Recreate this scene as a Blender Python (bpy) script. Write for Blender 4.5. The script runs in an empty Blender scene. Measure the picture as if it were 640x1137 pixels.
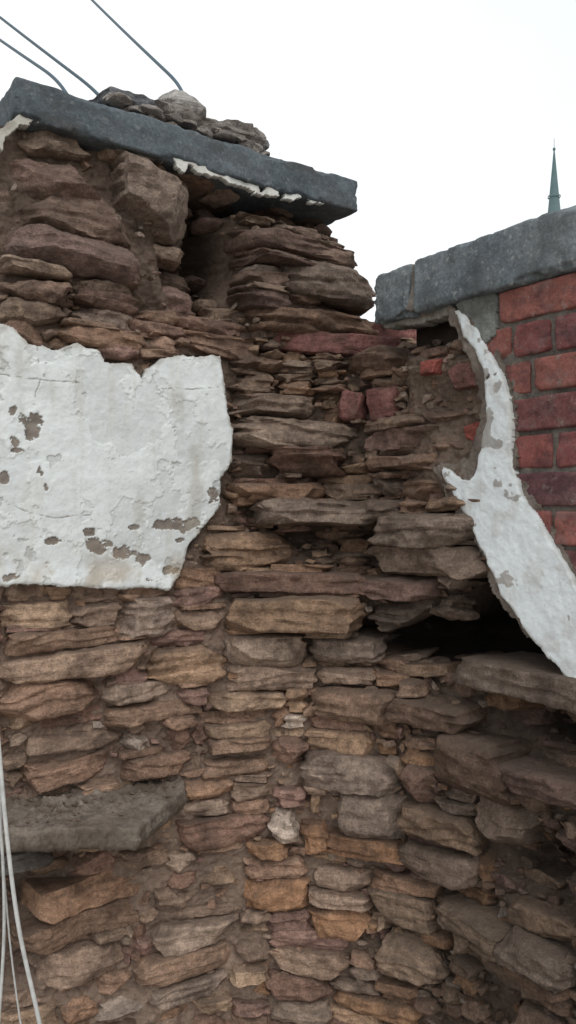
import bpy, math, random
import numpy as np
from mathutils import Vector
SEED=7
rng=np.random.default_rng(SEED); random.seed(SEED)
EZ=1.6
UX,UY=0.816,0.578   # camera right = (UX,-UY), forward=(UY,UX)
F=900.0
scene=bpy.context.scene
# ---------------------------------------------------------------- noise
def _h(ix,iy,iz,seed):
    h=(ix.astype(np.int64)*374761393+iy.astype(np.int64)*668265263+iz.astype(np.int64)*1442695041+seed*974634777)&0xffffffff
    h=((h^(h>>13))*1274126177)&0xffffffff
    h=((h^(h>>15))*2246822519)&0xffffffff
    return ((h^(h>>16))&0xffff)/65535.0
def vn(x,y,z,seed=0):
    x=np.asarray(x,float);y=np.asarray(y,float)+0*x;z=np.asarray(z,float)+0*x
    ix,iy,iz=np.floor(x),np.floor(y),np.floor(z)
    fx,fy,fz=x-ix,y-iy,z-iz
    fx=fx*fx*(3-2*fx);fy=fy*fy*(3-2*fy);fz=fz*fz*(3-2*fz)
    r=0
    for a in (0,1):
        for b in (0,1):
            for c in (0,1):
                w=(fx if a else 1-fx)*(fy if b else 1-fy)*(fz if c else 1-fz)
                r=r+w*_h(ix+a,iy+b,iz+c,seed)
    return r*2-1
def fbm(x,y,z,o=4,seed=0,g=0.5):
    r=0;a=1;s=0
    for i in range(o):
        f=2.03**i
        r=r+a*vn(x*f+i*7.3,y*f+i*3.1,z*f-i*5.7,seed+i); s+=a; a*=g
    return r/s*1.4
def sstep(a,b,x):
    t=np.clip((x-a)/(b-a),0,1); return t*t*(3-2*t)
# ---------------------------------------------------------------- camera geometry helpers
def proj(x,y,z):
    Xc=UX*x-UY*y; Zc=np.maximum(UY*x+UX*y,0.05)
    return 320+F*Xc/Zc, 568-F*z/Zc
def raydir(px):
    k=(px-320)/F
    return k*UX+UY, -k*UY+UX
def onY(px,py,y0):
    dx,dy=raydir(px); t=y0/dy; return dx*t,y0,(568-py)/F*t
def onX(px,py,x0):
    dx,dy=raydir(px); t=x0/dx; return x0,dy*t,(568-py)/F*t
def at(px,py,t):
    dx,dy=raydir(px); return np.array([dx*t,dy*t,(568-py)/F*t])
def inpoly(X,Y,poly):
    X=np.asarray(X);Y=np.asarray(Y);c=np.zeros(X.shape,bool);n=len(poly)
    for i in range(n):
        x1,y1=poly[i];x2,y2=poly[(i+1)%n]
        if y1==y2: continue
        cond=((y1>Y)!=(y2>Y))&(X<(x2-x1)*(Y-y1)/(y2-y1)+x1)
        c^=cond
    return c
# ---------------------------------------------------------------- mesh helpers
def make_obj(name,V,Q,C=None,mat=None,parent=None,smooth=True,sharp=0):
    V=np.asarray(V,float).copy();V[:,2]+=EZ
    Q=np.asarray(Q,np.int32);k=Q.shape[1]
    me=bpy.data.meshes.new(name)
    me.vertices.add(len(V));me.vertices.foreach_set('co',V.astype(np.float32).ravel())
    me.loops.add(Q.size);me.loops.foreach_set('vertex_index',Q.ravel())
    me.polygons.add(len(Q));me.polygons.foreach_set('loop_start',np.arange(0,Q.size,k,dtype=np.int32))
    try: me.polygons.foreach_set('loop_total',np.full(len(Q),k,np.int32))
    except Exception: pass
    me.update(calc_edges=True)
    me.validate()
    if smooth: me.polygons.foreach_set('use_smooth',np.ones(len(me.polygons),bool))
    if sharp:
        try: me.set_sharp_from_angle(angle=math.radians(sharp))
        except Exception as ex: print('sharp',ex)
    if C is not None:
        a=me.color_attributes.new('Col','FLOAT_COLOR','POINT')
        C4=np.ones((len(V),4),np.float32);C4[:,:C.shape[1]]=C
        a.data.foreach_set('color',C4.ravel())
    ob=bpy.data.objects.new(name,me);scene.collection.objects.link(ob)
    if mat: me.materials.append(mat)
    if parent: ob.parent=parent
    return ob
def empty(name):
    e=bpy.data.objects.new(name,None);e.empty_display_size=0.1;scene.collection.objects.link(e);return e
_tc={}
def template(nx,ny,nz):
    k=(nx,ny,nz)
    if k in _tc: return _tc[k]
    idx={};vs=[];qs=[]
    def vid(i,j,l):
        t=(i,j,l)
        if t not in idx:
            idx[t]=len(vs);vs.append((2*i/nx-1,2*j/ny-1,2*l/nz-1))
        return idx[t]
    for i in range(nx):
        for l in range(nz):
            qs.append((vid(i,0,l),vid(i+1,0,l),vid(i+1,0,l+1),vid(i,0,l+1)))
            qs.append((vid(i,ny,l+1),vid(i+1,ny,l+1),vid(i+1,ny,l),vid(i,ny,l)))
    for i in range(nx):
        for j in range(ny):
            qs.append((vid(i,j,nz),vid(i+1,j,nz),vid(i+1,j+1,nz),vid(i,j+1,nz)))
            qs.append((vid(i,j+1,0),vid(i+1,j+1,0),vid(i+1,j,0),vid(i,j,0)))
    for j in range(ny):
        for l in range(nz):
            qs.append((vid(nx,j,l),vid(nx,j+1,l),vid(nx,j+1,l+1),vid(nx,j,l+1)))
            qs.append((vid(0,j,l+1),vid(0,j+1,l+1),vid(0,j+1,l),vid(0,j,l)))
    _tc[k]=(np.array(vs),np.array(qs,np.int32));return _tc[k]
class Acc:
    def __init__(s): s.V=[];s.Q=[];s.C=[];s.n=0
    def add(s,V,Q,c):
        s.V.append(V);s.Q.append(Q+s.n);s.n+=len(V)
        c=np.asarray(c,float)
        if c.ndim==1: c=np.tile(c,(len(V),1))
        s.C.append(c)
    def obj(s,name,mat,parent=None,smooth=True,sharp=0):
        return make_obj(name,np.vstack(s.V),np.vstack(s.Q),np.vstack(s.C),mat,parent,smooth,sharp)
# local axes: x along, y depth (front at -y), z up
def rock(size,res=(26,10,12),e=6,rough=0.010,strata=0.004,planes=7,warp=0.12,chunk=0.35,facet=0.0):
    """irregular quarried block; planes cut the corners by up to chunk*height (metric)"""
    T,Q=template(*res); q=T.copy()
    w,d,h=size
    half=np.array([w,d,h])/2
    P=q*half
    r0=min(half)*min(0.9,2.2/e)
    core=np.clip(P,-(half-r0),half-r0);dv=P-core
    L=np.linalg.norm(dv,axis=1);Linf=np.abs(dv).max(axis=1)
    k=np.where(L>1e-9,Linf/np.maximum(L,1e-9),1.0)
    P=core+dv*k[:,None]
    sa=rng.uniform(-warp,warp);sb=rng.uniform(-warp,warp);sc=rng.uniform(-warp,warp)
    qx,qz=P[:,0]/half[0],P[:,2]/half[2]
    P[:,2]*=1+sa*qx; P[:,2]+=sb*0.5*h*0.5*qx**2
    P[:,0]+=sc*h*qz*1.5
    for _ in range(planes):
        n=rng.normal(size=3);n[1]=-abs(n[1])*0.9;
        n=np.sign(n)*np.abs(n)**0.8; n/=np.linalg.norm(n)
        sup=(np.abs(n)*half).sum()
        dd=sup-rng.uniform(0.1,1.0)*chunk*h*(0.6+np.count_nonzero(np.abs(n)>0.4)*0.4)
        over=np.maximum(0,P@n-dd); P=P-over[:,None]*n
    o=rng.uniform(0,100,3)
    X,Y,Z=P[:,0]+o[0],P[:,1]+o[1],P[:,2]+o[2]
    q2=q*(np.abs(q)**3); nrm=q2/np.maximum(np.linalg.norm(q2,axis=1),1e-6)[:,None]
    dsp=rough*fbm(X*9,Y*9,Z*14,3,int(o[0]*10)) + rough*0.5*fbm(X*38,Y*38,Z*60,3,5)
    fr=np.clip(-nrm[:,1]*2,0,1)
    if facet>0:
        f1=np.tanh(3*vn(X*11+2*Z,Y*3,Z*18+0.5*X,11))+0.6*np.tanh(3*vn(X*29,Y*5,Z*45,12))
        P[:,1]-=facet*f1*fr
        dsp=dsp+facet*0.55*(1-2*np.abs(vn(X*26,Y*26,Z*40,14)))
    if strata>0:
        zz=Z/0.011+1.8*fbm(X*7,Y*7,Z*7,2,9)
        st=vn(X*6,Y*5,zz,3); st=np.tanh(st*5)
        dsp_s=strata*st
        P[:,1]+=-dsp_s*fr
        P[:,0]+=2.2*dsp_s*np.sign(nrm[:,0])*np.clip(np.abs(nrm[:,0])*2-0.6,0,1)
    amp=min(1,h/0.04)
    P=P+nrm*dsp[:,None]*amp
    return P,Q
def rotm(rx,ry,rz):
    cx,sx,cy,sy,cz,sz=math.cos(rx),math.sin(rx),math.cos(ry),math.sin(ry),math.cos(rz),math.sin(rz)
    X=np.array([[1,0,0],[0,cx,-sx],[0,sx,cx]]);Y=np.array([[cy,0,sy],[0,1,0],[-sy,0,cy]]);Z=np.array([[cz,-sz,0],[sz,cz,0],[0,0,1]])
    return Z@Y@X
# ---------------------------------------------------------------- materials
class NB:
    def __init__(s,name):
        s.m=bpy.data.materials.new(name);s.m.use_nodes=True;s.t=s.m.node_tree;s.t.nodes.clear()
        s.out=s.n('ShaderNodeOutputMaterial');s.b=s.n('ShaderNodeBsdfPrincipled')
        s.l(s.b.outputs[0],s.out.inputs[0]); s.b.inputs['Roughness'].default_value=0.92
        s.b.inputs['Specular IOR Level'].default_value=0.2
        s.co=s.n('ShaderNodeTexCoord').outputs['Object']
    def n(s,t,**k):
        x=s.t.nodes.new(t)
        for a,b in k.items(): setattr(x,a,b)
        return x
    def l(s,a,b): s.t.links.new(a,b)
    def noise(s,scale,detail=6,rough=0.6,vec=None,stretch=None,dist=0.0):
        v=vec or s.co
        if stretch:
            mp=s.n('ShaderNodeMapping');mp.inputs['Scale'].default_value=stretch;s.l(v,mp.inputs[0]);v=mp.outputs[0]
        x=s.n('ShaderNodeTexNoise');x.inputs['Scale'].default_value=scale;x.inputs['Detail'].default_value=detail
        x.inputs['Roughness'].default_value=rough;x.inputs['Distortion'].default_value=dist;s.l(v,x.inputs['Vector']);return x.outputs[0]
    def ramp(s,v,pts):
        r=s.n('ShaderNodeValToRGB');e=r.color_ramp.elements
        while len(e)<len(pts): e.new(0.5)
        for i,(p,c) in enumerate(pts):
            e[i].position=p;e[i].color=(c,c,c,1) if not hasattr(c,'__len__') else (*c,1)
        s.l(v,r.inputs[0]);return r.outputs[0]
    def mix(s,a,b,f,mode='MIX'):
        x=s.n('ShaderNodeMix',data_type='RGBA',blend_type=mode)
        for i,v in ((6,a),(7,b)):
            if hasattr(v,'is_linked') or hasattr(v,'links'): s.l(v,x.inputs[i])
            else: x.inputs[i].default_value=(*v,1)
        if hasattr(f,'links'): s.l(f,x.inputs[0])
        else: x.inputs[0].default_value=f
        return x.outputs[2]
    def math(s,op,a,b=0.0):
        x=s.n('ShaderNodeMath',operation=op)
        for i,v in ((0,a),(1,b)):
            if hasattr(v,'links'): s.l(v,x.inputs[i])
            else: x.inputs[i].default_value=v
        return x.outputs[0]
    def bump(s,hs):
        prev=None
        for v,st,d in hs:
            b=s.n('ShaderNodeBump');b.inputs['Strength'].default_value=st;b.inputs['Distance'].default_value=d
            s.l(v,b.inputs['Height'])
            if prev: s.l(prev,b.inputs['Normal'])
            prev=b.outputs[0]
        s.l(prev,s.b.inputs['Normal'])
    def base(s,c): s.l(c,s.b.inputs['Base Color'])
    def col(s): return s.n('ShaderNodeAttribute',attribute_name='Col').outputs['Color']
    def upz(s):
        g=s.n('ShaderNodeNewGeometry');x=s.n('ShaderNodeSeparateXYZ');s.l(g.outputs['Normal'],x.inputs[0]);return x.outputs[2]
def mat_stone(name,strat=1.0,dust=(0.15,0.112,0.088),gr=0.45):
    m=NB(name)
    big=m.noise(9,7,0.68);med=m.noise(52,5,0.75);fine=m.noise(230,2,0.7)
    sn=m.noise(1.0,5,0.74,stretch=(12,12,80),dist=0.5)
    c=m.mix(m.col(),m.ramp(big,[(0.3,0.6),(0.7,1.35)]),0.75,'MULTIPLY')
    c=m.mix(c,m.ramp(sn,[(0.3,0.55),(0.5,1.0),(0.72,1.5)]),0.5*strat,'MULTIPLY')
    c=m.mix(c,m.ramp(med,[(0.3,0.5),(0.7,1.5)]),0.8,'MULTIPLY')
    c=m.mix(c,m.ramp(fine,[(0.3,0.6),(0.7,1.45)]),0.55,'MULTIPLY')
    sp=m.ramp(med,[(0.60,0),(0.70,1)])
    c=m.mix(c,(0.38,0.30,0.245),m.math('MULTIPLY',sp,0.3))
    grime=m.ramp(big,[(0.36,1),(0.50,0)])
    c=m.mix(c,(0.10,0.068,0.054),m.math('MULTIPLY',grime,gr))
    up=m.ramp(m.upz(),[(0.55,0),(0.95,1)])
    c=m.mix(c,dust,m.math('MULTIPLY',up,0.6))
    m.base(c)
    m.bump([(sn,0.7*strat,0.013),(med,0.95,0.013),(fine,0.7,0.003)])
    return m.m
def mat_mortar():
    m=NB('mortar_earth')
    big=m.noise(9,5,0.65);med=m.noise(60,6,0.75);fine=m.noise(260,3,0.7)
    c=m.mix(m.col(),m.ramp(big,[(0.3,0.65),(0.7,1.3)]),0.7,'MULTIPLY')
    c=m.mix(c,m.ramp(med,[(0.3,0.55),(0.7,1.4)]),0.7,'MULTIPLY')
    pale=m.ramp(m.noise(24,5,0.7),[(0.60,0),(0.68,1)])
    c=m.mix(c,m.mix(c,(1.7,1.7,1.7),1.0,'MULTIPLY'),m.math('MULTIPLY',pale,0.6))
    m.base(c)
    m.bump([(med,1.0,0.012),(fine,0.8,0.003)])
    return m.m
def mat_plaster():
    m=NB('white_lime_paint')
    n1=m.noise(14,5,0.6);n2=m.noise(90,5,0.7);st=m.noise(1,5,0.6,stretch=(30,30,3.5))
    c=m.mix(m.col(),m.ramp(n1,[(0.3,0.85),(0.7,1.08)]),0.6,'MULTIPLY')
    c=m.mix(c,m.ramp(n2,[(0.3,0.85),(0.7,1.08)]),0.4,'MULTIPLY')
    c=m.mix(c,(0.52,0.47,0.38),m.math('MULTIPLY',m.ramp(st,[(0.56,0),(0.76,1)]),0.38))
    dots=m.ramp(m.noise(160,2,0.5),[(0.70,0),(0.75,1)])
    c=m.mix(c,(0.25,0.23,0.2),m.math('MULTIPLY',dots,0.4))
    m.base(c);m.b.inputs['Roughness'].default_value=0.7
    m.bump([(n1,0.4,0.01),(n2,0.5,0.003)])
    return m.m
def mat_coping(name,base,light,stain,sp=0.25,sts=(16,16,2.5)):
    m=NB(name)
    n0=m.noise(4,5,0.6);n1=m.noise(22,6,0.7);n2=m.noise(120,5,0.75);n3=m.noise(320,3,0.6)
    c=m.mix(base,light,m.ramp(n0,[(0.35,0),(0.7,1)]))
    c=m.mix(c,m.ramp(n1,[(0.3,0.6),(0.7,1.4)]),0.8,'MULTIPLY')
    c=m.mix(c,m.ramp(n2,[(0.3,0.5),(0.7,1.5)]),0.65,'MULTIPLY')
    lich=m.ramp(m.noise(55,5,0.65),[(0.57,0),(0.65,1)])
    c=m.mix(c,(0.42,0.43,0.41),m.math('MULTIPLY',lich,sp))
    dr=m.ramp(m.noise(1,5,0.65,stretch=sts),[(0.48,0),(0.68,1)])
    c=m.mix(c,stain,m.math('MULTIPLY',dr,0.75))
    m.base(c);m.bump([(n1,0.6,0.009),(n2,0.8,0.0035),(n3,0.4,0.0012)])
    return m.m
def mat_brick():
    m=NB('red_brick')
    n1=m.noise(30,6,0.7);n2=m.noise(150,4,0.7)
    c=m.mix(m.col(),m.ramp(n1,[(0.3,0.55),(0.7,1.4)]),0.8,'MULTIPLY')
    c=m.mix(c,m.ramp(n2,[(0.3,0.65),(0.7,1.35)]),0.6,'MULTIPLY')
    bl=m.ramp(m.noise(19,7,0.78),[(0.50,0),(0.64,1)])
    c=m.mix(c,(0.21,0.15,0.14),m.math('MULTIPLY',bl,0.5))
    dk=m.ramp(m.noise(12,5,0.7,stretch=(1,1,1.7)),[(0.50,0),(0.66,1)])
    c=m.mix(c,(0.065,0.035,0.037),m.math('MULTIPLY',dk,0.7))
    ls=m.ramp(m.noise(26,6,0.8),[(0.58,0),(0.64,1)])
    c=m.mix(c,(0.34,0.31,0.28),m.math('MULTIPLY',ls,0.4))
    m.base(c);m.b.inputs['Roughness'].default_value=0.85
    m.bump([(n1,0.7,0.007),(n2,0.6,0.0018)])
    return m.m
def mat_plain(name,c0,c1,scale=30,rough=0.8,bd=0.003):
    m=NB(name);n=m.noise(scale,6,0.65)
    m.base(m.mix(c0,c1,m.ramp(n,[(0.35,0),(0.65,1)])));m.b.inputs['Roughness'].default_value=rough
    m.bump([(n,0.5,bd)]);return m.m
M_st=mat_stone('weathered_sandstone');M_mo=mat_mortar();M_pl=mat_plaster();M_br=mat_brick()
M_c1=mat_coping('coping_slate_grey',(0.082,0.098,0.11),(0.135,0.156,0.172),(0.068,0.06,0.054),0.2,(5,5,9))
M_c2=mat_coping('coping_concrete_grey',(0.13,0.15,0.163),(0.235,0.258,0.268),(0.08,0.086,0.09),0.55,(9,9,4))
M_led=mat_coping('ledge_stone',(0.165,0.132,0.107),(0.23,0.195,0.16),(0.10,0.077,0.058),0.08,(10,10,10))
M_loose=mat_stone('loose_rock_grey',0.7,dust=(0.26,0.245,0.225),gr=0.25)
M_core=mat_plain('wall_core_earth',(0.045,0.035,0.03),(0.08,0.06,0.05),20)
M_cab=mat_plain('cable_black_rubber',(0.045,0.08,0.11),(0.06,0.10,0.13),60,0.5,0.0005)
M_rope=mat_plain('cable_white_sheath',(0.42,0.42,0.40),(0.6,0.6,0.58),40,0.6,0.0008)
M_spire=mat_plain('spire_haze_tint',(0.10,0.16,0.17),(0.14,0.20,0.21),0.5,0.8,0.02)  # blue-green of distance haze put into the spire's base colour
M_gr=mat_plain('roof_terrace_concrete',(0.27,0.24,0.21),(0.35,0.32,0.28),3,0.9,0.01)
# ---------------------------------------------------------------- wall surface
X0=0.2;SMAX=2.75
def base(s,z):
    s=np.asarray(s,float);z=np.asarray(z,float)+0*s;s=s+0*z
    R=0.22+0.40*sstep(0.15,-0.45,z); SC=1.35-R
    th=np.clip((s-SC)/R,0,math.pi/2)
    ext=np.maximum(0,s-SC-R*math.pi/2)
    xr=np.where(s<SC,X0+s,1.55-R+R*np.sin(th)); yr=np.where(s<SC,1.95,1.95-R+R*np.cos(th)-ext)
    nx=-np.sin(th);ny=-np.cos(th)
    k=sstep(0.42,0.56,z)
    x=xr*(1-k)+(X0+s)*k; y=yr*(1-k)+1.95*k
    nx=nx*(1-k);ny=ny*(1-k)-k
    l=np.hypot(nx,ny);return x,y,nx/l,ny/l
gs=np.linspace(0,SMAX,560);gz=np.linspace(-1.5,1.05,520)
GS,GZ=np.meshgrid(gs,gz,indexing='ij')
bx,by,bnx,bny=base(GS,GZ)
gpx,gpy=proj(bx,by,GZ)
def look(px,py,A,B):
    i=np.argmin((A-px)**2+(B-py)**2);return GS.flat[i],GZ.flat[i]
blobs=[(234,280,38,74,-0.25,4),(310,228,80,14,-0.17,4),(150,350,80,16,-0.03,2),(90,250,80,60,0.015,2),(330,520,60,110,0.03,2),(340,670,90,38,0.045,2),
 (372,600,46,11,-0.12,2),(430,596,30,16,-0.06,2),(500,440,75,60,-0.03,2),(412,340,22,45,-0.18,2),(495,716,100,28,-0.28,4),(556,690,52,44,-0.46,6),
 (515,850,85,50,0.04,2),(600,1040,130,110,0.04,2),(330,310,60,70,0.02,2),(440,740,60,12,-0.05,2),(440,630,60,12,-0.10,4),(600,965,44,38,-0.16,2),(430,905,12,40,-0.03,2),(600,815,60,26,-0.18,2),(300,240,20,30,-0.04,2),(500,985,40,18,-0.09,2)]
BL=[]
for (px,py,rx,ry,a,pw) in blobs:
    s,z=look(px,py,gpx,gpy);BL.append((s,z,rx*2.2/F*1.2,ry*2.2/F,a,pw))
def Off(s,z):
    o=0
    for s0,z0,rs,rz,a,pw in BL: o=o+a*np.exp(-(((s-s0)/rs)**2+((z-z0)/rz)**2)**(pw/2))
    k=sstep(0.35,0.78,-np.asarray(z))*np.clip((1.02-(X0+s))/0.5,0,1)
    o=o-0.13*k
    return o+0.016*fbm(np.asarray(s)*3.2,np.asarray(z)*3.2,0.5,2,77)
def Pos(s,z,out=0.0):
    x,y,nx,ny=base(s,z);o=Off(s,z)+out
    return x+nx*o,y+ny*o,nx,ny
fx,fy,_,_=Pos(GS,GZ);fpx,fpy=proj(fx,fy,GZ)
GO=Off(GS,GZ)
outline=[(3,132),(60,128),(200,168),(372,228),(378,262),(390,288),(394,305),(398,345),(415,388),(437,386),(438,352),(508,345),(548,398),(560,440),(555,500),(530,535),(560,605),(612,712),(655,748),(760,800),(2000,1100),(2000,4000),(-500,4000),(-500,640),(3,640)]
mask_ok=inpoly(fpx,fpy,outline)
plast=[(-6,358),(15,362),(30,380),(60,386),(85,382),(110,387),(118,400),(148,405),(158,420),(164,410),(178,397),(215,393),(247,394),(250,420),(252,450),(259,480),(257,510),(249,530),(247,560),(235,573),(222,592),(210,615),(200,640),(187,656),(130,654),(60,652),(-6,648)]
in_pl=inpoly(fpx,fpy,plast)
# ---------------------------------------------------------------- colours
PAL=[(0.41,0.25,0.165),(0.38,0.24,0.17),(0.43,0.28,0.185),(0.35,0.24,0.175),(0.39,0.255,0.18),(0.45,0.31,0.215),(0.33,0.20,0.15),(0.37,0.26,0.195),(0.34,0.21,0.17),(0.42,0.31,0.24)]
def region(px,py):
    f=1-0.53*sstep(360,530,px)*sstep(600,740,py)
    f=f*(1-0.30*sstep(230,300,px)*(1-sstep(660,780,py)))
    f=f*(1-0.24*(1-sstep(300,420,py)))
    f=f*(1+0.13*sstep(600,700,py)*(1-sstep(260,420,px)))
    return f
def stone_col(px,py,kind=None,deep=0.0):
    c=np.array(random.choice(PAL))*rng.uniform(0.76,1.16)
    if kind=='o': c=np.array([0.43,0.24,0.14])
    elif kind=='p': c=np.array([0.50,0.40,0.33])
    elif kind=='g': c=np.array([0.36,0.27,0.215])
    elif kind=='b': c=np.array([0.27,0.125,0.11])
    elif kind=='r': c=np.array([0.34,0.10,0.08])
    else:
        g=c.mean()*np.array([1.10,0.98,0.92])
        k=float(1-sstep(300,420,py))*0.25+float(sstep(380,500,px))*0.1
        c=c*(1-k)+g*k
        if px>230 and py>700 and rng.random()<0.09: c=np.array([0.43,0.25,0.15])
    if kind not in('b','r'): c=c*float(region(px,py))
    return c*(1-0.65*min(1,max(0,-deep-0.06)/0.15))  # cavity shade put into the stone colour, darker with recess depth
wall=empty('ruined_stone_wall')
stones=Acc()
occ=~mask_ok
ds=gs[1]-gs[0];dz=gz[1]-gz[0]
def place(s0,s1,z0,z1,out,px,py,kind=None,big=False,tilt=0.03,acc=stones):
    w=s1-s0;h=z1-z0;sc=(s0+s1)/2;zc=(z0+z1)/2
    d=min(max(0.10,0.55*w),0.2)+max(out,0)
    x,y,nx,ny=[float(v) for v in Pos(sc,zc,out)]
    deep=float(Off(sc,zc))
    soft=py<380 and px<215
    low=py>640 and not(px>400 and py<760)
    e=rng.uniform(3.0,4.5) if soft else (rng.uniform(4.5,9) if low else rng.uniform(7,16))
    rr=0.009 if soft else 0.0045
    res=(40,9,18) if w*h>0.004 else ((28,7,11) if w>0.05 else (9,6,6))
    if kind in('b','r'): P,Q=rock((w,d,h),res,8,0.005,0.0,7,0.06,0.22,0.004)
    else: P,Q=rock((w+(0.004 if low else 0.006),d,h+(0.002 if low else 0.004)),res,e,rr*min(1,w/0.12+0.3),(0.0028 if low or soft else 0.0055),12 if low else 16,0.11,0.50 if soft else (0.33 if low else 0.50),0.0052 if w>0.06 else 0.003)
    M=rotm(rng.normal(0,0.05),rng.normal(0,tilt),rng.normal(0,0.06 if low else 0.10));P=P@M.T
    T=np.array([-ny,nx,0.0]);N=np.array([nx,ny,0.0])
    C=np.array([x,y,zc])-N*(d/2)
    W=C+P[:,0:1]*T-P[:,1:2]*N+P[:,2:3]*np.array([0,0,1.0])
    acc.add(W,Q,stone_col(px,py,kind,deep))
H=[
(8,136,98,178,.01,None),(98,148,195,182,.01,None),(5,176,112,218,.02,None),(112,178,206,250,.05,'g'),(30,218,160,262,.03,None),(3,258,160,302,.035,None),
(3,304,78,334,.02,None),(3,334,70,362,.01,None),(82,340,150,362,.01,'g'),(66,363,160,384,.015,None),(152,322,205,346,-.01,None),(160,262,196,300,-.03,None),
(276,242,345,256,.03,None),(345,244,376,260,.0,None),(268,264,384,280,.05,None),(268,284,345,296,.07,None),(345,282,392,296,.04,None),(314,298,397,334,.08,'g'),(266,302,316,318,.04,None),
(262,320,318,342,.04,None),(200,356,285,372,.02,None),(286,342,372,366,.04,None),(310,371,412,392,.03,'b'),(205,376,298,394,.01,None),
(262,414,312,440,.02,None),(264,441,350,468,.04,None),(350,450,388,470,.0,None),(264,470,392,499,.07,None),(262,502,310,532,.03,None),(306,500,378,530,.08,'o2'),
(264,536,352,556,.06,None),(352,536,420,553,.02,None),(286,558,416,582,.12,'g'),(258,560,288,588,.0,None),(228,590,345,630,.06,None),(346,588,408,600,-.02,None),
(246,636,400,660,.06,None),(256,664,402,700,.09,None),(196,652,250,672,.01,None),(340,703,440,730,.07,'g'),(250,704,336,738,.04,None),
(376,430,402,466,.01,'b'),(402,430,442,468,.015,'b'),(440,354,516,386,.01,'b'),(376,392,448,412,.04,None),(446,398,496,420,.01,None),(470,400,490,416,.02,'r'),(512,464,548,490,-.01,'r'),(505,400,548,430,.02,'b'),(470,450,512,474,.01,None),
(392,478,470,500,.03,None),(404,506,482,526,.05,None),(410,530,448,554,.03,None),(450,530,495,556,.01,None),(376,556,450,576,.08,None),(440,570,525,604,.08,'g'),(414,606,535,632,.07,None),(398,640,480,660,.06,None),(402,666,480,690,.08,'g'),
(400,698,440,722,.10,'g'),(500,632,542,648,.08,None),
(134,664,194,706,.03,'p2'),(80,666,134,696,.01,None),(2,668,80,698,.01,None),(4,700,134,720,.01,None),(2,722,160,752,.02,None),(165,718,250,758,.03,None),(200,676,248,700,.01,None),
(2,756,114,794,.02,None),(116,758,196,778,.01,None),(120,780,226,798,.015,None),(200,762,232,780,.01,None),(252,736,350,764,.03,None),(234,766,320,786,.02,None),(322,742,352,760,.0,None),(352,764,442,800,.05,None),
(516,750,760,782,.06,'g'),(440,776,540,804,.07,None),(484,812,574,884,.06,None),(562,850,660,884,.05,None),(446,850,484,890,.04,None),(338,836,440,876,.04,'g'),(366,878,452,926,.04,'g'),(452,896,532,930,.06,None),(534,892,592,930,.06,None),
(336,906,364,944,.03,'o'),(366,928,450,950,.03,'o'),(302,898,334,932,.03,'pw'),(272,976,344,1012,.02,'o'),(346,1006,410,1040,.03,'o'),(412,990,482,1024,.03,None),(428,1040,496,1084,.05,None),(500,1000,570,1036,.06,None),(560,1040,640,1080,.05,None),
(318,792,340,810,.02,'pw'),(140,812,164,834,.02,'p'),(112,1100,170,1137,.01,'p'),(168,1090,250,1112,.02,'g'),(30,832,134,868,.02,None),(230,838,300,862,.01,None),
(452,940,530,964,.05,None),(134,838,216,862,.02,None),(30,970,190,1004,.02,None),(20,1010,160,1040,.02,None),(170,1020,270,1052,.02,None),(40,1050,140,1090,.02,None),(150,1056,262,1086,.02,None),(200,906,300,940,.02,None),(216,946,268,1010,.02,None)]
for (x0,y0,x1,y1,out,kind) in H:
    cx,cy=(x0+x1)/2,(y0+y1)/2
    s0,_=look(x0,cy,fpx,fpy);s1,_=look(x1,cy,fpx,fpy);sc,zt=look(cx,y0,fpx,fpy);_,zb=look(cx,y1,fpx,fpy)
    if s1-s0<0.01 or zt-zb<0.008: continue
    kk={'o2':None,'p2':'p','pw':'p'}.get(kind,kind)
    place(s0,s1,zb,zt,out,cx,cy,kk,True,0.03)
    if kind=='pw': stones.C[-1]*=1.3
    if kind=='o2': stones.C[-1]*=1.15
    if kind=='p2': stones.C[-1]*=np.array([0.85,0.8,0.78])
    occ|=(GS>s0+0.003)&(GS<s1-0.003)&(GZ>zb+0.002)&(GZ<zt-0.002)
def dims(px,py):
    if py<385 and px<250: return rng.uniform(.10,.24),rng.uniform(.03,.065)
    if px>400 and py<560: return rng.uniform(.04,.14),rng.uniform(.022,.05)
    if 230<px<=460 and py<730: return rng.uniform(.06,.24),rng.uniform(.016,.042)
    if px>400: return rng.uniform(.06,.24),rng.uniform(.026,.06)
    return rng.uniform(.09,.26),rng.uniform(.038,.072)
ns,nz=occ.shape;cnt=0
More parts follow.
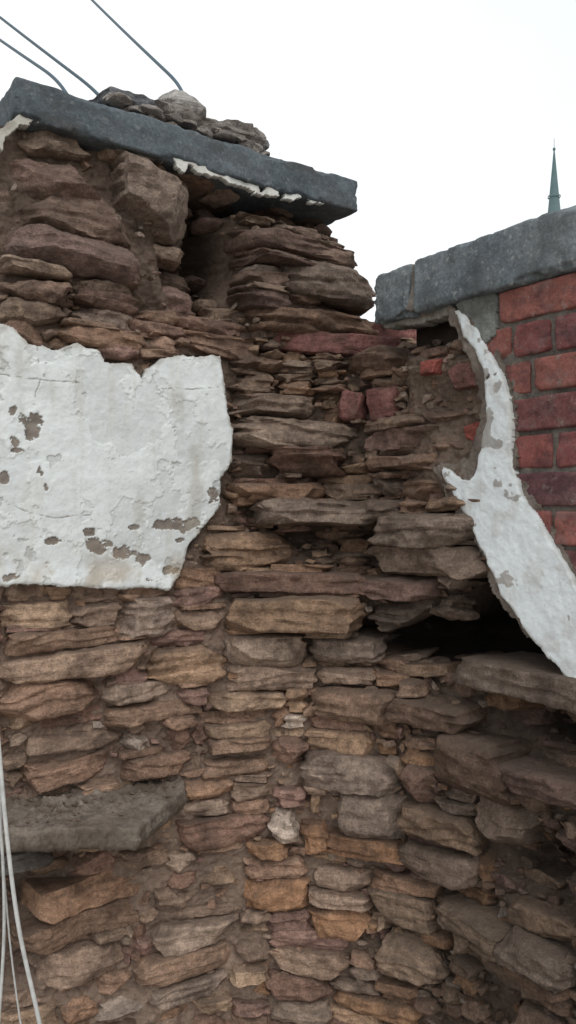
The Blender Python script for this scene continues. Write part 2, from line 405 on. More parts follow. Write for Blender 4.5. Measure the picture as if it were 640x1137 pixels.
for j in range(nz):
    i=0
    while i<ns:
        if occ[i,j] or fpx[i,j]>900: i+=1;continue
        px,py=fpx[i,j],fpy[i,j]
        w,h=dims(px,py);wi=int(w/ds);hi=max(3,int(h/dz))
        i2=i
        while i2<ns and i2-i<wi and not occ[i2,j]: i2+=1
        k=i2
        while k<ns and not occ[k,j] and k-i2<10: k+=1
        if k<ns and occ[k,j]: i2=k
        colm=occ[i:i2,j:min(nz,j+hi)].any(axis=0)
        hh=int(np.argmax(colm)) if colm.any() else colm.size
        m=j+hh
        ext=0
        while m+ext<nz and ext<5 and not occ[i:i2,m+ext].any(): ext+=1
        if m+ext<nz and ext<5 and occ[i:i2,m+ext].mean()>0.3: hh+=ext
        hh=max(hh,1)
        occ[i:i2,j:j+hh]=True
        W=(i2-i)*ds;Hh=hh*dz
        ic,jc=min(ns-1,(i+i2)//2),min(nz-1,j+hh//2)
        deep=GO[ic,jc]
        skip=(deep<-0.10 and rng.random()<(0.92 if py>500 else 0.55)) or (px>440 and py<540 and rng.random()<0.3) or (px>440 and py>740 and rng.random()<0.22)
        thin=Hh<0.016 and py>720 and px<420
        if W>0.018 and Hh>0.009 and not skip and not thin:
            hid=in_pl[ic,jc]
            out=rng.normal(0,0.010)+ (0.018 if rng.random()<0.16 else 0)
            if hid: out=-0.03
            if px>230 and not hid: out+=rng.uniform(-0.03,0.035) if (py<720 or px>420) else rng.uniform(-0.015,0.025)
            if px>500 and 480<py<740: out=min(out,0.0)
            place(gs[i]+0.001,gs[min(i2,ns-1)]-0.001,gz[j]+0.001,gz[min(j+hh,nz-1)]-0.0005,out,px,py,None,False,0.07 if px>400 else 0.028)
            cnt+=1
        i=i2
print('packed',cnt)
for (px,py,w,h,o) in [(470,744,.16,.03,.02),(505,738,.10,.025,-.05),(452,730,.12,.02,.03),(540,742,.12,.02,-.06),(600,832,.10,.03,-.02),(590,980,.12,.03,-.03),(610,960,.09,.025,-.06)]:
    s,z=look(px,py,fpx,fpy)
    place(s-w/2,s+w/2,z-h/2,z+h/2,o,px,py+30,None,False,0.16)
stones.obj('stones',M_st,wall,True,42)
# mortar bed (height field)
ms=np.arange(0,SMAX,0.004);mz=np.arange(-1.5,1.0,0.004)
MS,MZ=np.meshgrid(ms,mz,indexing='ij')
ax,ay,_,_=Pos(MS,MZ);mpx,mpy=proj(ax,ay,MZ)
rec=-0.020-0.030*sstep(230,300,mpx)*(1-sstep(700,820,mpy))-0.018*(1-sstep(340,390,mpy))
rec=rec-(0.010*sstep(300,420,mpx)-0.001)*sstep(640,700,mpy)+0.045*sstep(430,460,mpx)*(1-sstep(530,560,mpy))*sstep(385,400,mpy)
jag=0.016*fbm(MS*12,MZ*15,0.3,4,21)+0.008*fbm(MS*60,MZ*70,0.3,3,31)
rec=rec-0.02*in_pl[np.clip((MS/ds).astype(int),0,ns-1),np.clip(((MZ+1.5)/dz).astype(int),0,nz-1)]
OM=Off(MS,MZ)
ledg=np.tanh(3*vn(MS*9,MZ*26,0.7,71))*0.022*np.clip((-OM-0.03)/0.06,0,1)
px_,py_,_,_=Pos(MS,MZ,rec+jag+ledg)
ok=inpoly(mpx,mpy,outline)
idx=np.arange(MS.size).reshape(MS.shape)
cell=ok[:-1,:-1]&ok[1:,:-1]&ok[:-1,1:]&ok[1:,1:]
a=idx[:-1,:-1][cell];b=idx[1:,:-1][cell];c=idx[1:,1:][cell];d=idx[:-1,1:][cell]
Q=np.stack([a,b,c,d],1)
V=np.stack([px_.ravel(),py_.ravel(),MZ.ravel()],1)
f=(region(mpx,mpy)*(1-0.78*np.clip((-OM-0.05)/0.12,0,1))).ravel()[:,None]  # region tint, with hollow shade painted into the mortar by depth
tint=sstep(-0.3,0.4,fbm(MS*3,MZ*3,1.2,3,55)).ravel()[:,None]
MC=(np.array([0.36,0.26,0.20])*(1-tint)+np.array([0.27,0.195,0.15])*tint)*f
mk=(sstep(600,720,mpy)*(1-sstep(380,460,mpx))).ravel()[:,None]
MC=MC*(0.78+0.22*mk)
used=np.zeros(len(V),bool);used[Q.ravel()]=True
rm=np.cumsum(used)-1
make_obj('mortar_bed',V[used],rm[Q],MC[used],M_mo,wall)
chips=Acc()
for _ in range(4200):
    s=rng.uniform(0.3,2.6);z=rng.uniform(-1.3,0.85)
    x,y,nx,ny=[float(v) for v in Pos(s,z)];px,py=proj(x,y,z);px=float(px);py=float(py)
    if not inpoly(np.array(px),np.array(py),outline) or inpoly(np.array(px),np.array(py),plast) or px>800: continue
    if px>485 and 490<py<745: continue
    if px<260 and rng.random()<0.6: continue
    w=rng.uniform(0.006,0.028)*(1.4 if px>400 else 1);hh=w*rng.uniform(0.3,0.75)
    P,Qc=rock((w,w,hh),(6,5,4),8,0.002,0,6,0.25,0.5)
    P=P@rotm(rng.normal(0,.3),rng.normal(0,.3),rng.uniform(0,3)).T
    o=rng.uniform(-0.040,-0.002)
    x+=nx*o;y+=ny*o
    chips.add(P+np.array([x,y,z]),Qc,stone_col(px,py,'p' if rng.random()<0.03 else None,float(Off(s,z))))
chips.obj('rubble_chips',M_st,wall,True,38)
def boxmesh(x0,x1,y0,y1,z0,z1):
    V=np.array([[x,y,z] for x in(x0,x1) for y in(y0,y1) for z in(z0,z1)],float)
    Q=np.array([[0,1,3,2],[4,6,7,5],[0,4,5,1],[2,3,7,6],[0,2,6,4],[1,5,7,3]],np.int32);return V,Q
V,Q=boxmesh(0.61,1.57,2.30,2.62,-1.6,0.93);make_obj('stack_core',V,Q,None,M_core,wall,False)
V,Q=boxmesh(0.0,2.3,2.32,2.60,-1.6,-0.1);make_obj('lower_core',V,Q,None,M_core,wall,False)
V,Q=boxmesh(1.50,2.15,2.20,2.58,-1.58,0.66);make_obj('corner_core',V,Q,None,M_core,wall,False)
# ---------------------------------------------------------------- ragged sheets
def blur(A,k):
    A=A.astype(float)
    for ax_ in (0,1):
        for _ in range(2):
            p=np.pad(A,[(k+1,k) if i==ax_ else (0,0) for i in (0,1)],mode='constant')
            cs=np.cumsum(p,axis=ax_)
            n=A.shape[ax_]
            hi=np.take(cs,np.arange(2*k+1,2*k+1+n),axis=ax_);lo=np.take(cs,np.arange(0,n),axis=ax_)
            A=(hi-lo)/(2*k+1)
    return A
def sheet(name,poly,plane,c0,res,thick,hfn,cfn,mat,parent,rag=0.006,seed=1,edge=0.0,edgecol=(0.3,0.26,0.21)):
    P=np.array(poly);u0,z0=P.min(0)-0.02;u1,z1=P.max(0)+0.02
    u=np.arange(u0,u1,res);z=np.arange(z0,z1,res);U,Z=np.meshgrid(u,z,indexing='ij')
    du=rag*fbm(U*22,Z*22,0.1,5,seed,0.6);dw=rag*fbm(U*22,Z*22,9.1,5,seed+3,0.6)
    ins=inpoly(U+du*1.6,Z+dw*1.6,poly)
    hole,h=hfn(U,Z)
    ins&=~hole
    cell=ins[:-1,:-1]&ins[1:,:-1]&ins[:-1,1:]&ins[1:,1:]
    n=U.size;idx=np.arange(n).reshape(U.shape)
    a=idx[:-1,:-1];b=idx[1:,:-1];c=idx[1:,1:];d=idx[:-1,1:]
    top=np.stack([a[cell],b[cell],c[cell],d[cell]],1)
    qs=[top]
    pad=np.pad(cell,1)
    inner=pad[1:-1,1:-1]
    for (sh,e0,e1) in ((pad[1:-1,:-2],a,b),(pad[2:,1:-1],b,c),(pad[1:-1,2:],c,d),(pad[:-2,1:-1],d,a)):
        m=inner&~sh
        qs.append(np.stack([e0[m],e0[m]+n,e1[m]+n,e1[m]],1))
    Q=np.vstack(qs)
    C=cfn(U,Z,h)
    if edge>0:
        eb=1-blur(ins,6);ew=sstep(0.12,0.5,eb+0.22*fbm(U*40,Z*40,6,4,seed+5))*edge
        C=C*(1-ew[...,None])+np.array(edgecol)*ew[...,None]
        h=h-0.004*sstep(0.25,0.55,eb+0.15*fbm(U*50,Z*50,6,3,seed+6))
    if plane=='y': F_=np.stack([U.ravel(),(c0-h).ravel(),Z.ravel()],1);B_=F_.copy();B_[:,1]+=thick
    else: F_=np.stack([(c0-h).ravel(),U.ravel(),Z.ravel()],1);B_=F_.copy();B_[:,0]+=thick
    V=np.vstack([F_,B_]);C=C.reshape(-1,3);C=np.vstack([C,C*0.55])
    used=np.zeros(len(V),bool);used[Q.ravel()]=True;rm=np.cumsum(used)-1
    return make_obj(name,V[used],rm[Q],C[used],mat,parent)
YP=1.922
pp=[(onY(px,py,YP)[0],onY(px,py,YP)[2]) for px,py in plast]
def ell(U,Z,px,py,rx,ry,plane='y',c0=YP):
    q=onY(px,py,c0) if plane=='y' else onX(px,py,c0);u=q[0] if plane=='y' else q[1]
    t=UY*q[0]+UX*q[1]
    return ((U-u)/(rx*t/F*1.15))**2+((Z-q[2])/(ry*t/F))**2
bare=[(30,467,12,9),(36,478,7,9),(17,488,6,6),(15,456,4,6),(112,606,13,8),(140,612,13,9),(158,620,9,7),(205,582,24,7),(238,545,6,10),(60,600,8,3),(185,633,12,4),(45,525,4,7),(52,540,3,5),(20,500,7,3),(100,590,5,4),(5,530,4,6),(150,585,5,3),(200,600,6,3),(8,640,9,4),(170,645,10,4)]
def pl_fields(U,Z):
    k=np.full(U.shape,9.0)
    n=2.6*fbm(U*38,Z*38,4.4,6,90,0.6)
    for bx_ in bare: k=np.minimum(k,ell(U,Z,*bx_))
    m=sstep(1.0,0.85,k+n)
    px,py=proj(U,YP+0*U,Z)
    dens=0.2+0.5*sstep(90,240,px)*sstep(450,560,py)+0.35*sstep(50,0,px)
    fl=fbm(U*15,Z*15,2.2,6,33,0.62)
    t=0.60-0.30*dens
    m2=sstep(t,t+0.03,fl)
    rim=np.exp(-((fl-t-0.01)/0.022)**2)
    lf=fbm(U*9,Z*9,7.7,6,41,0.6)-0.15+0.25*sstep(240,60,px)
    lay=sstep(-0.02,0.02,lf);rim=np.maximum(rim,0.5*np.exp(-(lf/0.018)**2))
    return m,m2,lay,rim
CR=[[(42,385),(45,420),(38,450),(50,470)],[(0,415),(40,420),(90,424)],[(165,405),(175,430),(210,432),(250,428)],[(10,560),(60,575),(110,570)]]
def crackd(U,Z):
    d=np.full(U.shape,9.0);W=0.004*fbm(U*35,Z*35,3,4,8);W2=0.004*fbm(U*35,Z*35,13,4,8)
    for c in CR:
        pts=[(onY(a,b,YP)[0],onY(a,b,YP)[2]) for a,b in c]
        for (xa,za),(xb,zb) in zip(pts[:-1],pts[1:]):
            L=(xb-xa)**2+(zb-za)**2;t=np.clip(((U-xa)*(xb-xa)+(Z-za)*(zb-za))/L,0,1)
            d=np.minimum(d,np.hypot(U+W-xa-t*(xb-xa),Z+W2-za-t*(zb-za)))
    return d
def hf(U,Z):
    m,m2,lay,rim=pl_fields(U,Z)
    h=0.006*fbm(U*5,Z*5,0,3,3)+0.0010*fbm(U*60,Z*60,0,4,4)-0.0035*m-0.0022*m2+0.0016*lay
    h=h-0.002*sstep(0.0018,0.0004,crackd(U,Z))
    px,py=proj(U,YP+0*U,Z)
    h=h+0.010*sstep(625,652,py)
    return np.zeros(U.shape,bool),h
def cf(U,Z,h):
    m,m2,lay,rim=pl_fields(U,Z);W=np.array([0.77,0.80,0.795]);
    c=W*(0.91+0.09*lay)[...,None]
    c=c*(1-m2[...,None]*0.22)
    ri=(rim*0.6*sstep(-0.3,0.2,fbm(U*10,Z*10,8,3,91)))[...,None]
    c=c*(1-ri)+np.array([0.34,0.32,0.25])*ri
    g=np.array([0.24,0.205,0.175])*(1+0.35*fbm(U*50,Z*50,1,4,6))[...,None]
    c=c*(1-m[...,None])+g*m[...,None]
    k=sstep(0.0020,0.0008,crackd(U,Z))[...,None]*0.75
    c=c*(1-k)+np.array([0.3,0.27,0.23])*k
    px,py=proj(U,YP+0*U,Z)
    rust=(sstep(0.0,0.6,fbm(U*14,Z*14,5,4,66))*sstep(590,648,py)*0.6)[...,None]
    c=c*(1-rust)+np.array([0.42,0.31,0.2])*rust
    dirt=(sstep(0.2,0.8,fbm(U*18,Z*7,5,5,67))*0.45)[...,None]
    return c*(1-dirt)+np.array([0.45,0.42,0.36])*dirt
sheet('plaster_patch',pp,'y',YP,0.002,0.014,hf,cf,M_pl,wall,0.006,2,edge=0.6)
def simple_h(amp,sc,seed,hol=None):
    def f(U,Z):
        h=amp*fbm(U*sc,Z*sc,0,5,seed)
        ho=np.zeros(U.shape,bool) if hol is None else fbm(U*26,Z*26,3,5,seed+9)>hol
        return ho,h
    return f
def simple_c(col,dirtcol,amt,seed):
    def f(U,Z,h):
        k=(sstep(-0.1,0.6,fbm(U*22,Z*22,2,5,seed))*amt)[...,None]
        return np.array(col)*(1-k)+np.array(dirtcol)*k
    return f
def polyY(p,y0): return [(onY(a,b,y0)[0],onY(a,b,y0)[2]) for a,b in p]
def polyX(p,x0): return [(onX(a,b,x0)[1],onX(a,b,x0)[2]) for a,b in p]
sheet('limewash_remnant',polyY([(185,160),(200,166),(280,196),(345,210),(372,222),(360,226),(300,219),(250,202),(212,184),(205,192),(196,186)],1.925),'y',1.925,0.002,0.02,
      simple_h(0.006,20,5,0.45),simple_c((0.66,0.66,0.62),(0.35,0.3,0.26),0.6,7),M_pl,wall,0.008,4)
sheet('limewash_lip',polyY([(-6,152),(3,138),(22,124),(60,122),(85,128),(82,136),(50,133),(22,138),(8,152),(2,170)],1.925),'y',1.925,0.002,0.03,
      simple_h(0.006,20,6,0.5),simple_c((0.45,0.43,0.38),(0.28,0.24,0.2),0.9,8),M_pl,wall,0.006,5)
sheet('render_bed',polyY([(60,124),(130,140),(200,160),(240,182),(200,186),(130,165),(70,140)],1.94),'y',1.94,0.003,0.05,
      simple_h(0.014,16,6,None),simple_c((0.34,0.28,0.235),(0.22,0.175,0.14),0.9,8),M_mo,wall,0.012,6)
# ---------------------------------------------------------------- coping slabs
def slab(size,res,r,rough,chip=0.0):
    P,Q=rock(size,res,2.2*min(size)/2/r,rough,0,0,0.0,0)
    if chip>0:
        w,d,h=size
        ex=(w/2-np.abs(P[:,0]));ey=(d/2-np.abs(P[:,1]));ez=(h/2-np.abs(P[:,2]))
        srt=np.sort(np.stack([ex,ey,ez],1),1)
        edge=sstep(0.020,0.0,srt[:,1])
        n=fbm(P[:,0]*16+5,P[:,1]*16,P[:,2]*16,5,12)
        k=edge*chip*np.clip(n+0.2,0,1)
        P[:,1]-=np.sign(P[:,1])*k*1.0;P[:,2]-=np.sign(P[:,2])*k*0.8;P[:,0]-=np.sign(P[:,0])*k*0.6
    return P,Q
a=Acc();P,Q=slab((1.05,0.52,0.098),(260,80,30),0.008,0.002,chip=0.014)
P=P+np.array([0.575+0.525,1.916+0.26,0.975])
a.add(P,Q,(0.1,0.1,0.1));a.obj('stone_coping_slab',M_c1)
loose=Acc();ztop=1.024
LR=[(116,97,180,114,0.06,(0.17,0.175,0.185)),(188,94,232,124,0.05,(0.46,0.43,0.40)),(140,106,190,122,0.10,(0.22,0.20,0.19)),(172,114,222,132,0.04,(0.30,0.265,0.24)),(214,124,262,142,0.06,(0.31,0.28,0.25)),(240,136,284,152,0.05,(0.25,0.22,0.2)),(262,140,302,160,0.05,(0.33,0.29,0.265)),(228,120,252,134,0.1,(0.32,0.28,0.26)),(200,110,236,122,0.12,(0.2,0.19,0.18)),(180,122,240,138,0.11,(0.2,0.19,0.18)),(240,142,296,158,0.1,(0.2,0.19,0.18))]
for _ in range(26):
    x=rng.uniform(130,305);yb=112+ (x-130)*0.26
    w=rng.uniform(8,24);h=rng.uniform(5,11);LR.append((x-w/2,yb-h-rng.uniform(-4,5),x+w/2,yb,rng.uniform(0.03,0.06),tuple(np.array([0.30,0.265,0.24])*rng.uniform(0.6,1.3))))
for (x0,y0,x1,y1,dep,col) in LR:
    yy=1.916+dep
    A=onY(x0,(y0+y1)/2,yy);B=onY(x1,(y0+y1)/2,yy);Tt=onY((x0+x1)/2,y0,yy);Bt=onY((x0+x1)/2,y1,yy)
    w=B[0]-A[0];h=max(Tt[2]-Bt[2],0.014)
    small=(x1-x0)<25
    P,Q=rock((w,rng.uniform(0.03,0.05) if small else rng.uniform(0.08,0.13),h),(14,10,8) if small else (26,14,12),8,0.004 if small else 0.006,0.003,14,0.13,0.40,0.004)
    P=P@rotm(rng.normal(0,.05),rng.normal(0,.08),rng.normal(0,.3 if small else .15)).T
    zc=(Tt[2]+Bt[2])/2
    lim=0.055 if col[0]>0.42 else (0.028 if small else 0.035)
    zc=min(zc,ztop+lim-P[:,2].min())
    if small: zc=ztop-P[:,2].min()+rng.uniform(-0.002,0.03)
    loose.add(P+np.array([(A[0]+B[0])/2,yy+(0.0 if small else 0.05),zc]),Q,col)
loose.obj('loose_stones',M_loose,None,True,38)
# ---------------------------------------------------------------- brick wall
bw=empty('brick_wall')
XB=1.55
bpx=[(500,330),(512,348),(533,372),(550,400),(558,440),(556,500),(558,540),(592,598),(640,668)]
bpoly=[(onX(px,py,XB)[1],onX(px,py,XB)[2]) for px,py in bpx]+[(0.7,-0.62),(-1.2,-0.62),(-1.2,0.56),(1.49,0.56)]
bricks=Acc();pitch=0.0880;ztop_b=0.530
kinds=['S','H','S2','S','H','S','H','S2','S','H','S','H','S2','S']
ys=np.linspace(-1.2,1.7,1200)
for r in range(14):
    zc=ztop_b-0.038-r*pitch;k=kinds[r]
    L0=0.105 if k=='H' else 0.218
    off={'S':1.305,'H':1.262,'S2':1.200}[k]
    row=inpoly(ys,np.full(ys.shape,zc),bpoly)
    if not row.any(): continue
    ylim=ys[row].max()+rng.uniform(0.0,0.03)
    if r==0: ylim=min(ylim,1.31)
    for i in range(-4 if k=='H' else -3,26 if k=='H' else 13):
        y1=off-i*(L0+0.010);y0=y1-L0
        if y0<-1.1: continue
        y1=min(y1,ylim);L=y1-y0;yc=(y0+y1)/2
        if L<0.025: continue
        P,Q=rock((L,0.10,0.077),(30,7,14) if yc>0.6 else (8,5,5),18,0.0022,0,5,0.02,0.10,0.0016)
        P=P@rotm(rng.normal(0,.006),rng.normal(0,.008),rng.normal(0,.01)).T
        C=np.array([XB+0.05+rng.normal(0,0.0025),yc,zc])
        W=np.stack([P[:,1],-P[:,0],P[:,2]],1)+C
        c=np.array(random.choice([(0.215,0.075,0.070),(0.245,0.085,0.074),(0.18,0.07,0.068),(0.26,0.10,0.082),(0.145,0.066,0.070)]))*rng.uniform(0.82,1.12)
        bricks.add(W,Q,c)
bricks.obj('bricks',M_br,bw)
sheet('brick_mortar',bpoly,'x',XB+0.008,0.005,0.05,simple_h(0.005,30,15),simple_c((0.22,0.19,0.165),(0.12,0.105,0.09),0.8,18),M_mo,bw,0.004,7)
V,Q=boxmesh(2.02,2.15,-1.2,2.14,-1.6,0.53);make_obj('brick_wall_core',V,Q,None,M_core,bw,False)
V,Q=boxmesh(1.62,2.018,-1.19,0.98,-1.6,0.528);make_obj('brick_wall_backing',V,Q,None,M_core,bw,False)
V,Q=boxmesh(1.66,2.017,0.982,1.70,0.40,0.527);make_obj('brick_wall_head',V,Q,None,M_core,bw,False)
zc=(0.535+0.672)/2
cp=Acc()
ya,yb=1.745,1.582
P,Q=slab((ya-yb,0.33,0.137),(56,50,44),0.010,0.005,chip=0.03)
P=P@rotm(0,0.012,0).T
W=np.stack([P[:,1],-P[:,0],P[:,2]],1)+np.array([1.53+0.165,(ya+yb)/2,zc-0.002])
cp.add(W,Q,(0.2,0.2,0.2))
P,Q=slab((1.575+0.9,0.345,0.141),(500,50,44),0.008,0.0025,chip=0.014)
W=np.stack([P[:,1],-P[:,0],P[:,2]],1)+np.array([1.526+0.1725,(1.575-0.9)/2,zc])
cp.add(W,Q,(0.2,0.2,0.2));cp.obj('coping',M_c2,bw)
sheet('coping_joint_mortar',[(1.562,0.542),(1.605,0.545),(1.590,0.60),(1.590,0.655),(1.574,0.66),(1.570,0.60)],'x',1.529,0.002,0.05,simple_h(0.004,25,5),simple_c((0.30,0.27,0.24),(0.2,0.17,0.14),0.8,4),M_mo,bw,0.006,18)
sheet('cement_patch',polyX([(508,338),(520,328),(552,320),(552,372),(540,384),(524,362)],1.545),'x',1.545,0.003,0.03,simple_h(0.006,15,5),simple_c((0.25,0.26,0.24),(0.17,0.17,0.155),0.8,3),M_mo,bw,0.006,3)
sheet('cement_bed',polyX([(425,352),(500,336),(505,348),(470,356),(440,362),(428,364)],1.56),'x',1.56,0.003,0.05,simple_h(0.008,15,5),simple_c((0.36,0.33,0.29),(0.25,0.2,0.17),0.8,4),M_mo,bw,0.008,8)
XF=1.538
fpoly=polyX([(503,345),(510,345),(530,367),(550,396),(563,430),(569,460),(567,500),(570,530),(590,560),(611,596),(648,660),(700,748),(780,890),(780,1010),(700,850),(640,757),(606,726),(582,694),(558,660),(536,610),(515,572),(498,544),(484,514),(494,518),(510,531),(520,532),(530,515),(536,480),(541,450),(536,412),(523,386),(508,360)],XF)
def fh(U,Z):
    px,py=proj(XF+0*U,U,Z)
    h=0.005*fbm(U*7,Z*7,0,3,13)+0.0013*fbm(U*60,Z*60,0,4,14)+0.010*sstep(0.05,-0.35,Z)
    fl=fbm(U*24,Z*24,2,5,44)
    return (fl>0.75)&(py<440),h
def fc(U,Z,h):
    px,py=proj(XF+0*U,U,Z)
    fl=fbm(U*20,Z*20,4,5,45);k=(sstep(0.25,0.5,fl)*0.3)[...,None]
    c=np.array([0.77,0.81,0.82])*(1-k)+np.array([0.5,0.46,0.42])*k
    st=(sstep(0.5,0.56,fbm(U*30,Z*30,9,5,46)+0.22*(py<540))*0.75)[...,None]
    return c*(1-st)+np.array([0.28,0.24,0.21])*st
sheet('plaster_fillet',fpoly,'x',XF,0.002,0.03,fh,fc,M_pl,bw,0.006,9,edge=0.35)
upoly=polyX([(496,340),(516,342),(536,366),(556,396),(569,430),(575,460),(573,500),(576,530),(596,558),(618,596),(654,660),(710,755),(790,900),(780,985),(700,832),(640,750),(604,724),(580,696),(554,662),(530,610),(505,570),(494,544),(480,514),(498,512),(520,512),(528,480),(532,450),(528,412),(515,386),(500,360)],1.548)
sheet('plaster_undercoat',upoly,'x',1.548,0.003,0.05,simple_h(0.007,18,25),simple_c((0.27,0.225,0.19),(0.17,0.13,0.105),0.9,28),M_mo,bw,0.012,19)
# ---------------------------------------------------------------- ledge slab lower left
zt=-0.72
poly=np.array([[0.30,2.10],[0.36,1.83],[0.527,1.862],[0.60,1.822],[0.70,1.765],[0.785,1.705],[0.88,1.78],[1.00,1.875],[1.035,1.93],[1.02,2.12]])
cen=np.array([0.70,1.95]);th=np.linspace(0,2*math.pi,361)[:-1]
seg=[];
for t in th:
    d=np.array([math.cos(t),math.sin(t)]);best=9
    for i in range(len(poly)):
        p,q=poly[i],poly[(i+1)%len(poly)];e=q-p;den=d[0]*e[1]-d[1]*e[0]
        if abs(den)<1e-9: continue
        w=p-cen;tt=(w[0]*e[1]-w[1]*e[0])/den;uu=(w[0]*d[1]-w[1]*d[0])/den
        if tt>0 and -1e-6<=uu<=1+1e-6: best=min(best,tt)
    seg.append(best)
seg=np.array(seg)+0.007*fbm(np.cos(th)*11,np.sin(th)*11,0*th,5,3)
rings=[];prof=[(r,0.0) for r in np.linspace(0.02,0.985,60)]+[(0.998,-0.003),(1.0,-0.012)]+[(1.0-0.01*math.sin(k*2.1),-0.012-0.007*k) for k in range(1,5)]+[(0.975,-0.050),(0.8,-0.052),(0.4,-0.052),(0.02,-0.052)]
for r,dz_ in prof:
    X=cen[0]+np.cos(th)*seg*r;Y=cen[1]+np.sin(th)*seg*r
    amp=0.003*fbm(X*20,Y*20,dz_*40+0*X,4,6)
    back=sstep(1.80,1.92,Y)
    Z=zt+dz_+amp+((0.004+0.016*back)*np.clip(fbm(X*45,Y*45,0*X,4,61)+0.1,0,1) if dz_==0 else 0)
    if dz_<-0.005 and dz_>-0.05:
        j=0.006*fbm(th*25,0*th+dz_*120,0*th,4,19);X=X+np.cos(th)*j;Y=Y+np.sin(th)*j
    rings.append(np.stack([X,Y,Z],1))
V=np.vstack(rings);n=360;Q=[]
for r in range(len(prof)-1):
    i=np.arange(n);j=(i+1)%n
    Q.append(np.stack([r*n+i,r*n+j,(r+1)*n+j,(r+1)*n+i][::-1],1))
Q=np.vstack(Q)
led=empty('stone_ledge')
make_obj('ledge_slab',V,Q,None,M_led,led)
a=Acc()
for _ in range(420):
    t=rng.uniform(0,2*math.pi);k=int(t/(2*math.pi)*360)%360;r=math.sqrt(rng.uniform(0,0.9))*seg[k]
    x=cen[0]+math.cos(t)*r;y=cen[1]+math.sin(t)*r
    if rng.random()>sstep(1.78,1.95,y)+0.05: continue
    w=rng.uniform(0.002,0.009);P,Qc=rock((w,w,w*0.5),(4,4,4),5,0.001,0,3,0.2,0.4)
    a.add(P+np.array([x,y,zt+0.004]),Qc,np.array([0.24,0.18,0.14])*rng.uniform(.8,1.3))
a.obj('grit',M_st,led)
a=Acc();P,Q=rock((0.30,0.26,0.05),(24,14,10),7,0.006,0.002,8,0.1,0.3)
a.add(P+np.array([0.50,2.0,zt-0.085]),Q,(0.14,0.125,0.11));a.obj('bearing_stone',M_st,led)
# ---------------------------------------------------------------- cables
def cable(name,pts,r,mat):
    cu=bpy.data.curves.new(name,'CURVE');cu.dimensions='3D';cu.bevel_depth=r;cu.bevel_resolution=4;cu.resolution_u=10
    sp=cu.splines.new('NURBS');sp.points.add(len(pts)-1);sp.order_u=min(4,len(pts));sp.use_endpoint_u=True
    for i,p in enumerate(pts): sp.points[i].co=(p[0],p[1],p[2]+EZ,1)
    cu.materials.append(mat);ob=bpy.data.objects.new(name,cu);scene.collection.objects.link(ob);return ob
def lin(p0,p1,sag=0.05,n=12,ext=0.0):
    p0=np.array(p0);p1=np.array(p1);return [p0+(p1-p0)*t-np.array([0,0,sag*4*t*(1-t)]) for t in np.linspace(0,1,n)]
for (A,B,E) in [((60,-44),(205,98),(212,150)),((-90,-54),(112,104),(150,160)),((-90,-22),(68,90),(100,150))]:
    cable('overhead_cable',lin(at(A[0],A[1],5.5),at(B[0],B[1],3.0),0.01)+[at((B[0]+E[0])/2,(B[1]+E[1])/2,2.85),at(E[0],E[1],2.75)],0.0066,M_cab)
def cab_px(name,pts,t,r): return cable(name,[at(a,b,tt) for (a,b),tt in zip(pts,t)],r,M_rope)
cab_px('hanging_cable',[(-12,720),(-3,800),(3,880),(10,950),(20,1030),(34,1090),(48,1150),(60,1220)],[1.8,1.75,1.72,1.7,1.68,1.66,1.64,1.62],0.0045)
cab_px('hanging_cable',[(-8,840),(2,920),(6,1000),(4,1070),(-2,1140),(-6,1220)],[1.78,1.76,1.74,1.72,1.7,1.7],0.0035)
cab_px('hanging_cable',[(-3,760),(0,840),(1,930),(8,1010),(14,1080),(30,1180)],[1.8,1.8,1.78,1.76,1.75,1.74],0.002)
# ---------------------------------------------------------------- spire
sp=empty('church_spire')
dd=120.0;c=at(615.5,568,dd);cx,cy=c[0],c[1]
def frust(name,cx,cy,r0,r1,z0,z1,n=8,mat=M_spire):
    V=[];
    for r,z in((r0,z0),(r1,z1)):
        for i in range(n):
            t=2*math.pi*(i+.5)/n;V.append([cx+r*math.cos(t),cy+r*math.sin(t),z])
    Q=[[i,(i+1)%n,n+(i+1)%n,n+i] for i in range(n)]
    return make_obj(name,V,Q,None,mat,sp,False)
zt_=(568-167)/F*dd;zb_=(568-228)/F*dd
frust('spire_cone',cx,cy,0.85,0.10,zb_,zt_)
frust('spire_lower',cx,cy,1.9,0.85,zb_-9,zb_-0.004)
frust('tower',cx,cy,2.6,2.6,-8,zb_-9.01,4)
frust('collar',cx,cy,0.95,0.95,zb_+1.2,zb_+1.45)
frust('finial',cx,cy,0.05,0.03,zt_,zt_+1.9,6)
frust('finial_ball',cx,cy,0.20,0.20,zt_+0.1,zt_+0.4,8)
# ---------------------------------------------------------------- ground
V=np.array([[-600,-600,-1.6],[600,-600,-1.6],[600,600,-1.6],[-600,600,-1.6]],float)
make_obj('ground',V,np.array([[0,1,2,3]]),None,M_gr,None,False)
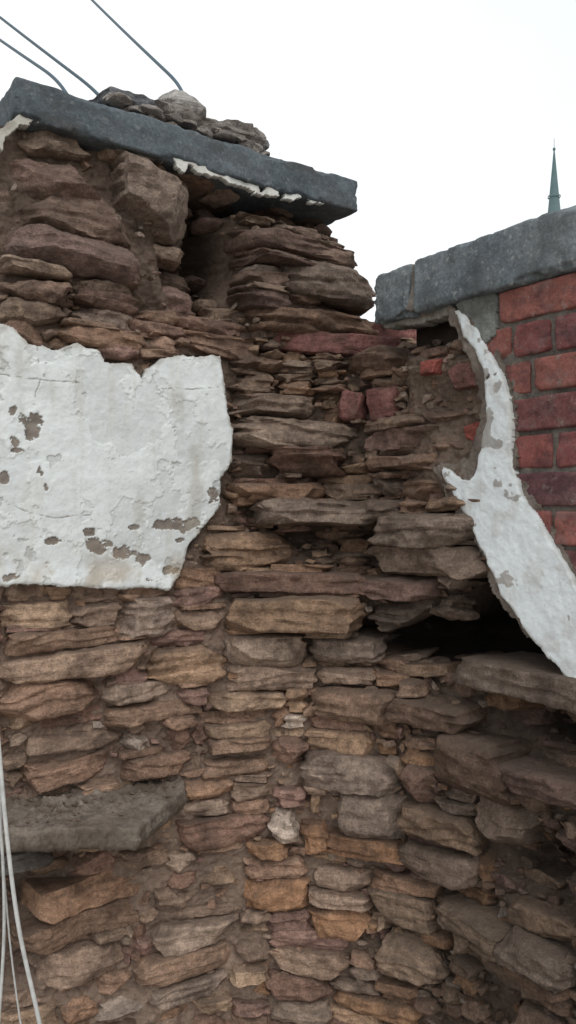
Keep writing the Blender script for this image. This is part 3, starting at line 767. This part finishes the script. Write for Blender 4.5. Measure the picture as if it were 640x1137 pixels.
# ---------------------------------------------------------------- world / light
w=bpy.data.worlds.new('World');scene.world=w;w.use_nodes=True;nt=w.node_tree;nt.nodes.clear()
out=nt.nodes.new('ShaderNodeOutputWorld');mx=nt.nodes.new('ShaderNodeMixShader')
b1=nt.nodes.new('ShaderNodeBackground');b2=nt.nodes.new('ShaderNodeBackground')
sky=nt.nodes.new('ShaderNodeTexSky');sky.sky_type='NISHITA';sky.sun_disc=False
nt.links.new(sky.outputs[0],b1.inputs[0]);b1.inputs[1].default_value=0.1
tc=nt.nodes.new('ShaderNodeTexCoord');no=nt.nodes.new('ShaderNodeTexNoise');no.inputs['Scale'].default_value=1.6;no.inputs['Detail'].default_value=5
rp=nt.nodes.new('ShaderNodeValToRGB');rp.color_ramp.elements[0].position=0.3;rp.color_ramp.elements[0].color=(0.79,0.86,0.90,1);rp.color_ramp.elements[1].position=0.7;rp.color_ramp.elements[1].color=(1,1,0.99,1)
nt.links.new(tc.outputs['Generated'],no.inputs['Vector']);nt.links.new(no.outputs[0],rp.inputs[0]);nt.links.new(rp.outputs[0],b2.inputs[0]);b2.inputs[1].default_value=1.2
mx.inputs[0].default_value=0.95
nt.links.new(b1.outputs[0],mx.inputs[1]);nt.links.new(b2.outputs[0],mx.inputs[2]);nt.links.new(mx.outputs[0],out.inputs[0])
L=bpy.data.lights.new('sun','SUN');L.energy=1.1;L.angle=math.radians(35);L.color=(1,0.97,0.93)
lo=bpy.data.objects.new('sun',L);scene.collection.objects.link(lo)
d=Vector((0.2,0.9,-1.0)).normalized();lo.rotation_euler=d.to_track_quat('-Z','Y').to_euler()
sd=-d; sky.sun_rotation=math.atan2(sd.x,sd.y);sky.sun_elevation=math.asin(sd.z)
# ---------------------------------------------------------------- camera
cd=bpy.data.cameras.new('camera');cd.sensor_fit='VERTICAL';cd.sensor_height=24;cd.sensor_width=24;cd.lens=F/1137*24;cd.clip_start=0.05;cd.clip_end=3000
co=bpy.data.objects.new('camera',cd);scene.collection.objects.link(co);co.location=(0,0,EZ)
co.rotation_euler=(math.radians(90),0,-math.atan2(UY,UX));scene.camera=co
scene.view_settings.view_transform='Standard';scene.view_settings.look='None';scene.view_settings.exposure=0;scene.view_settings.gamma=1
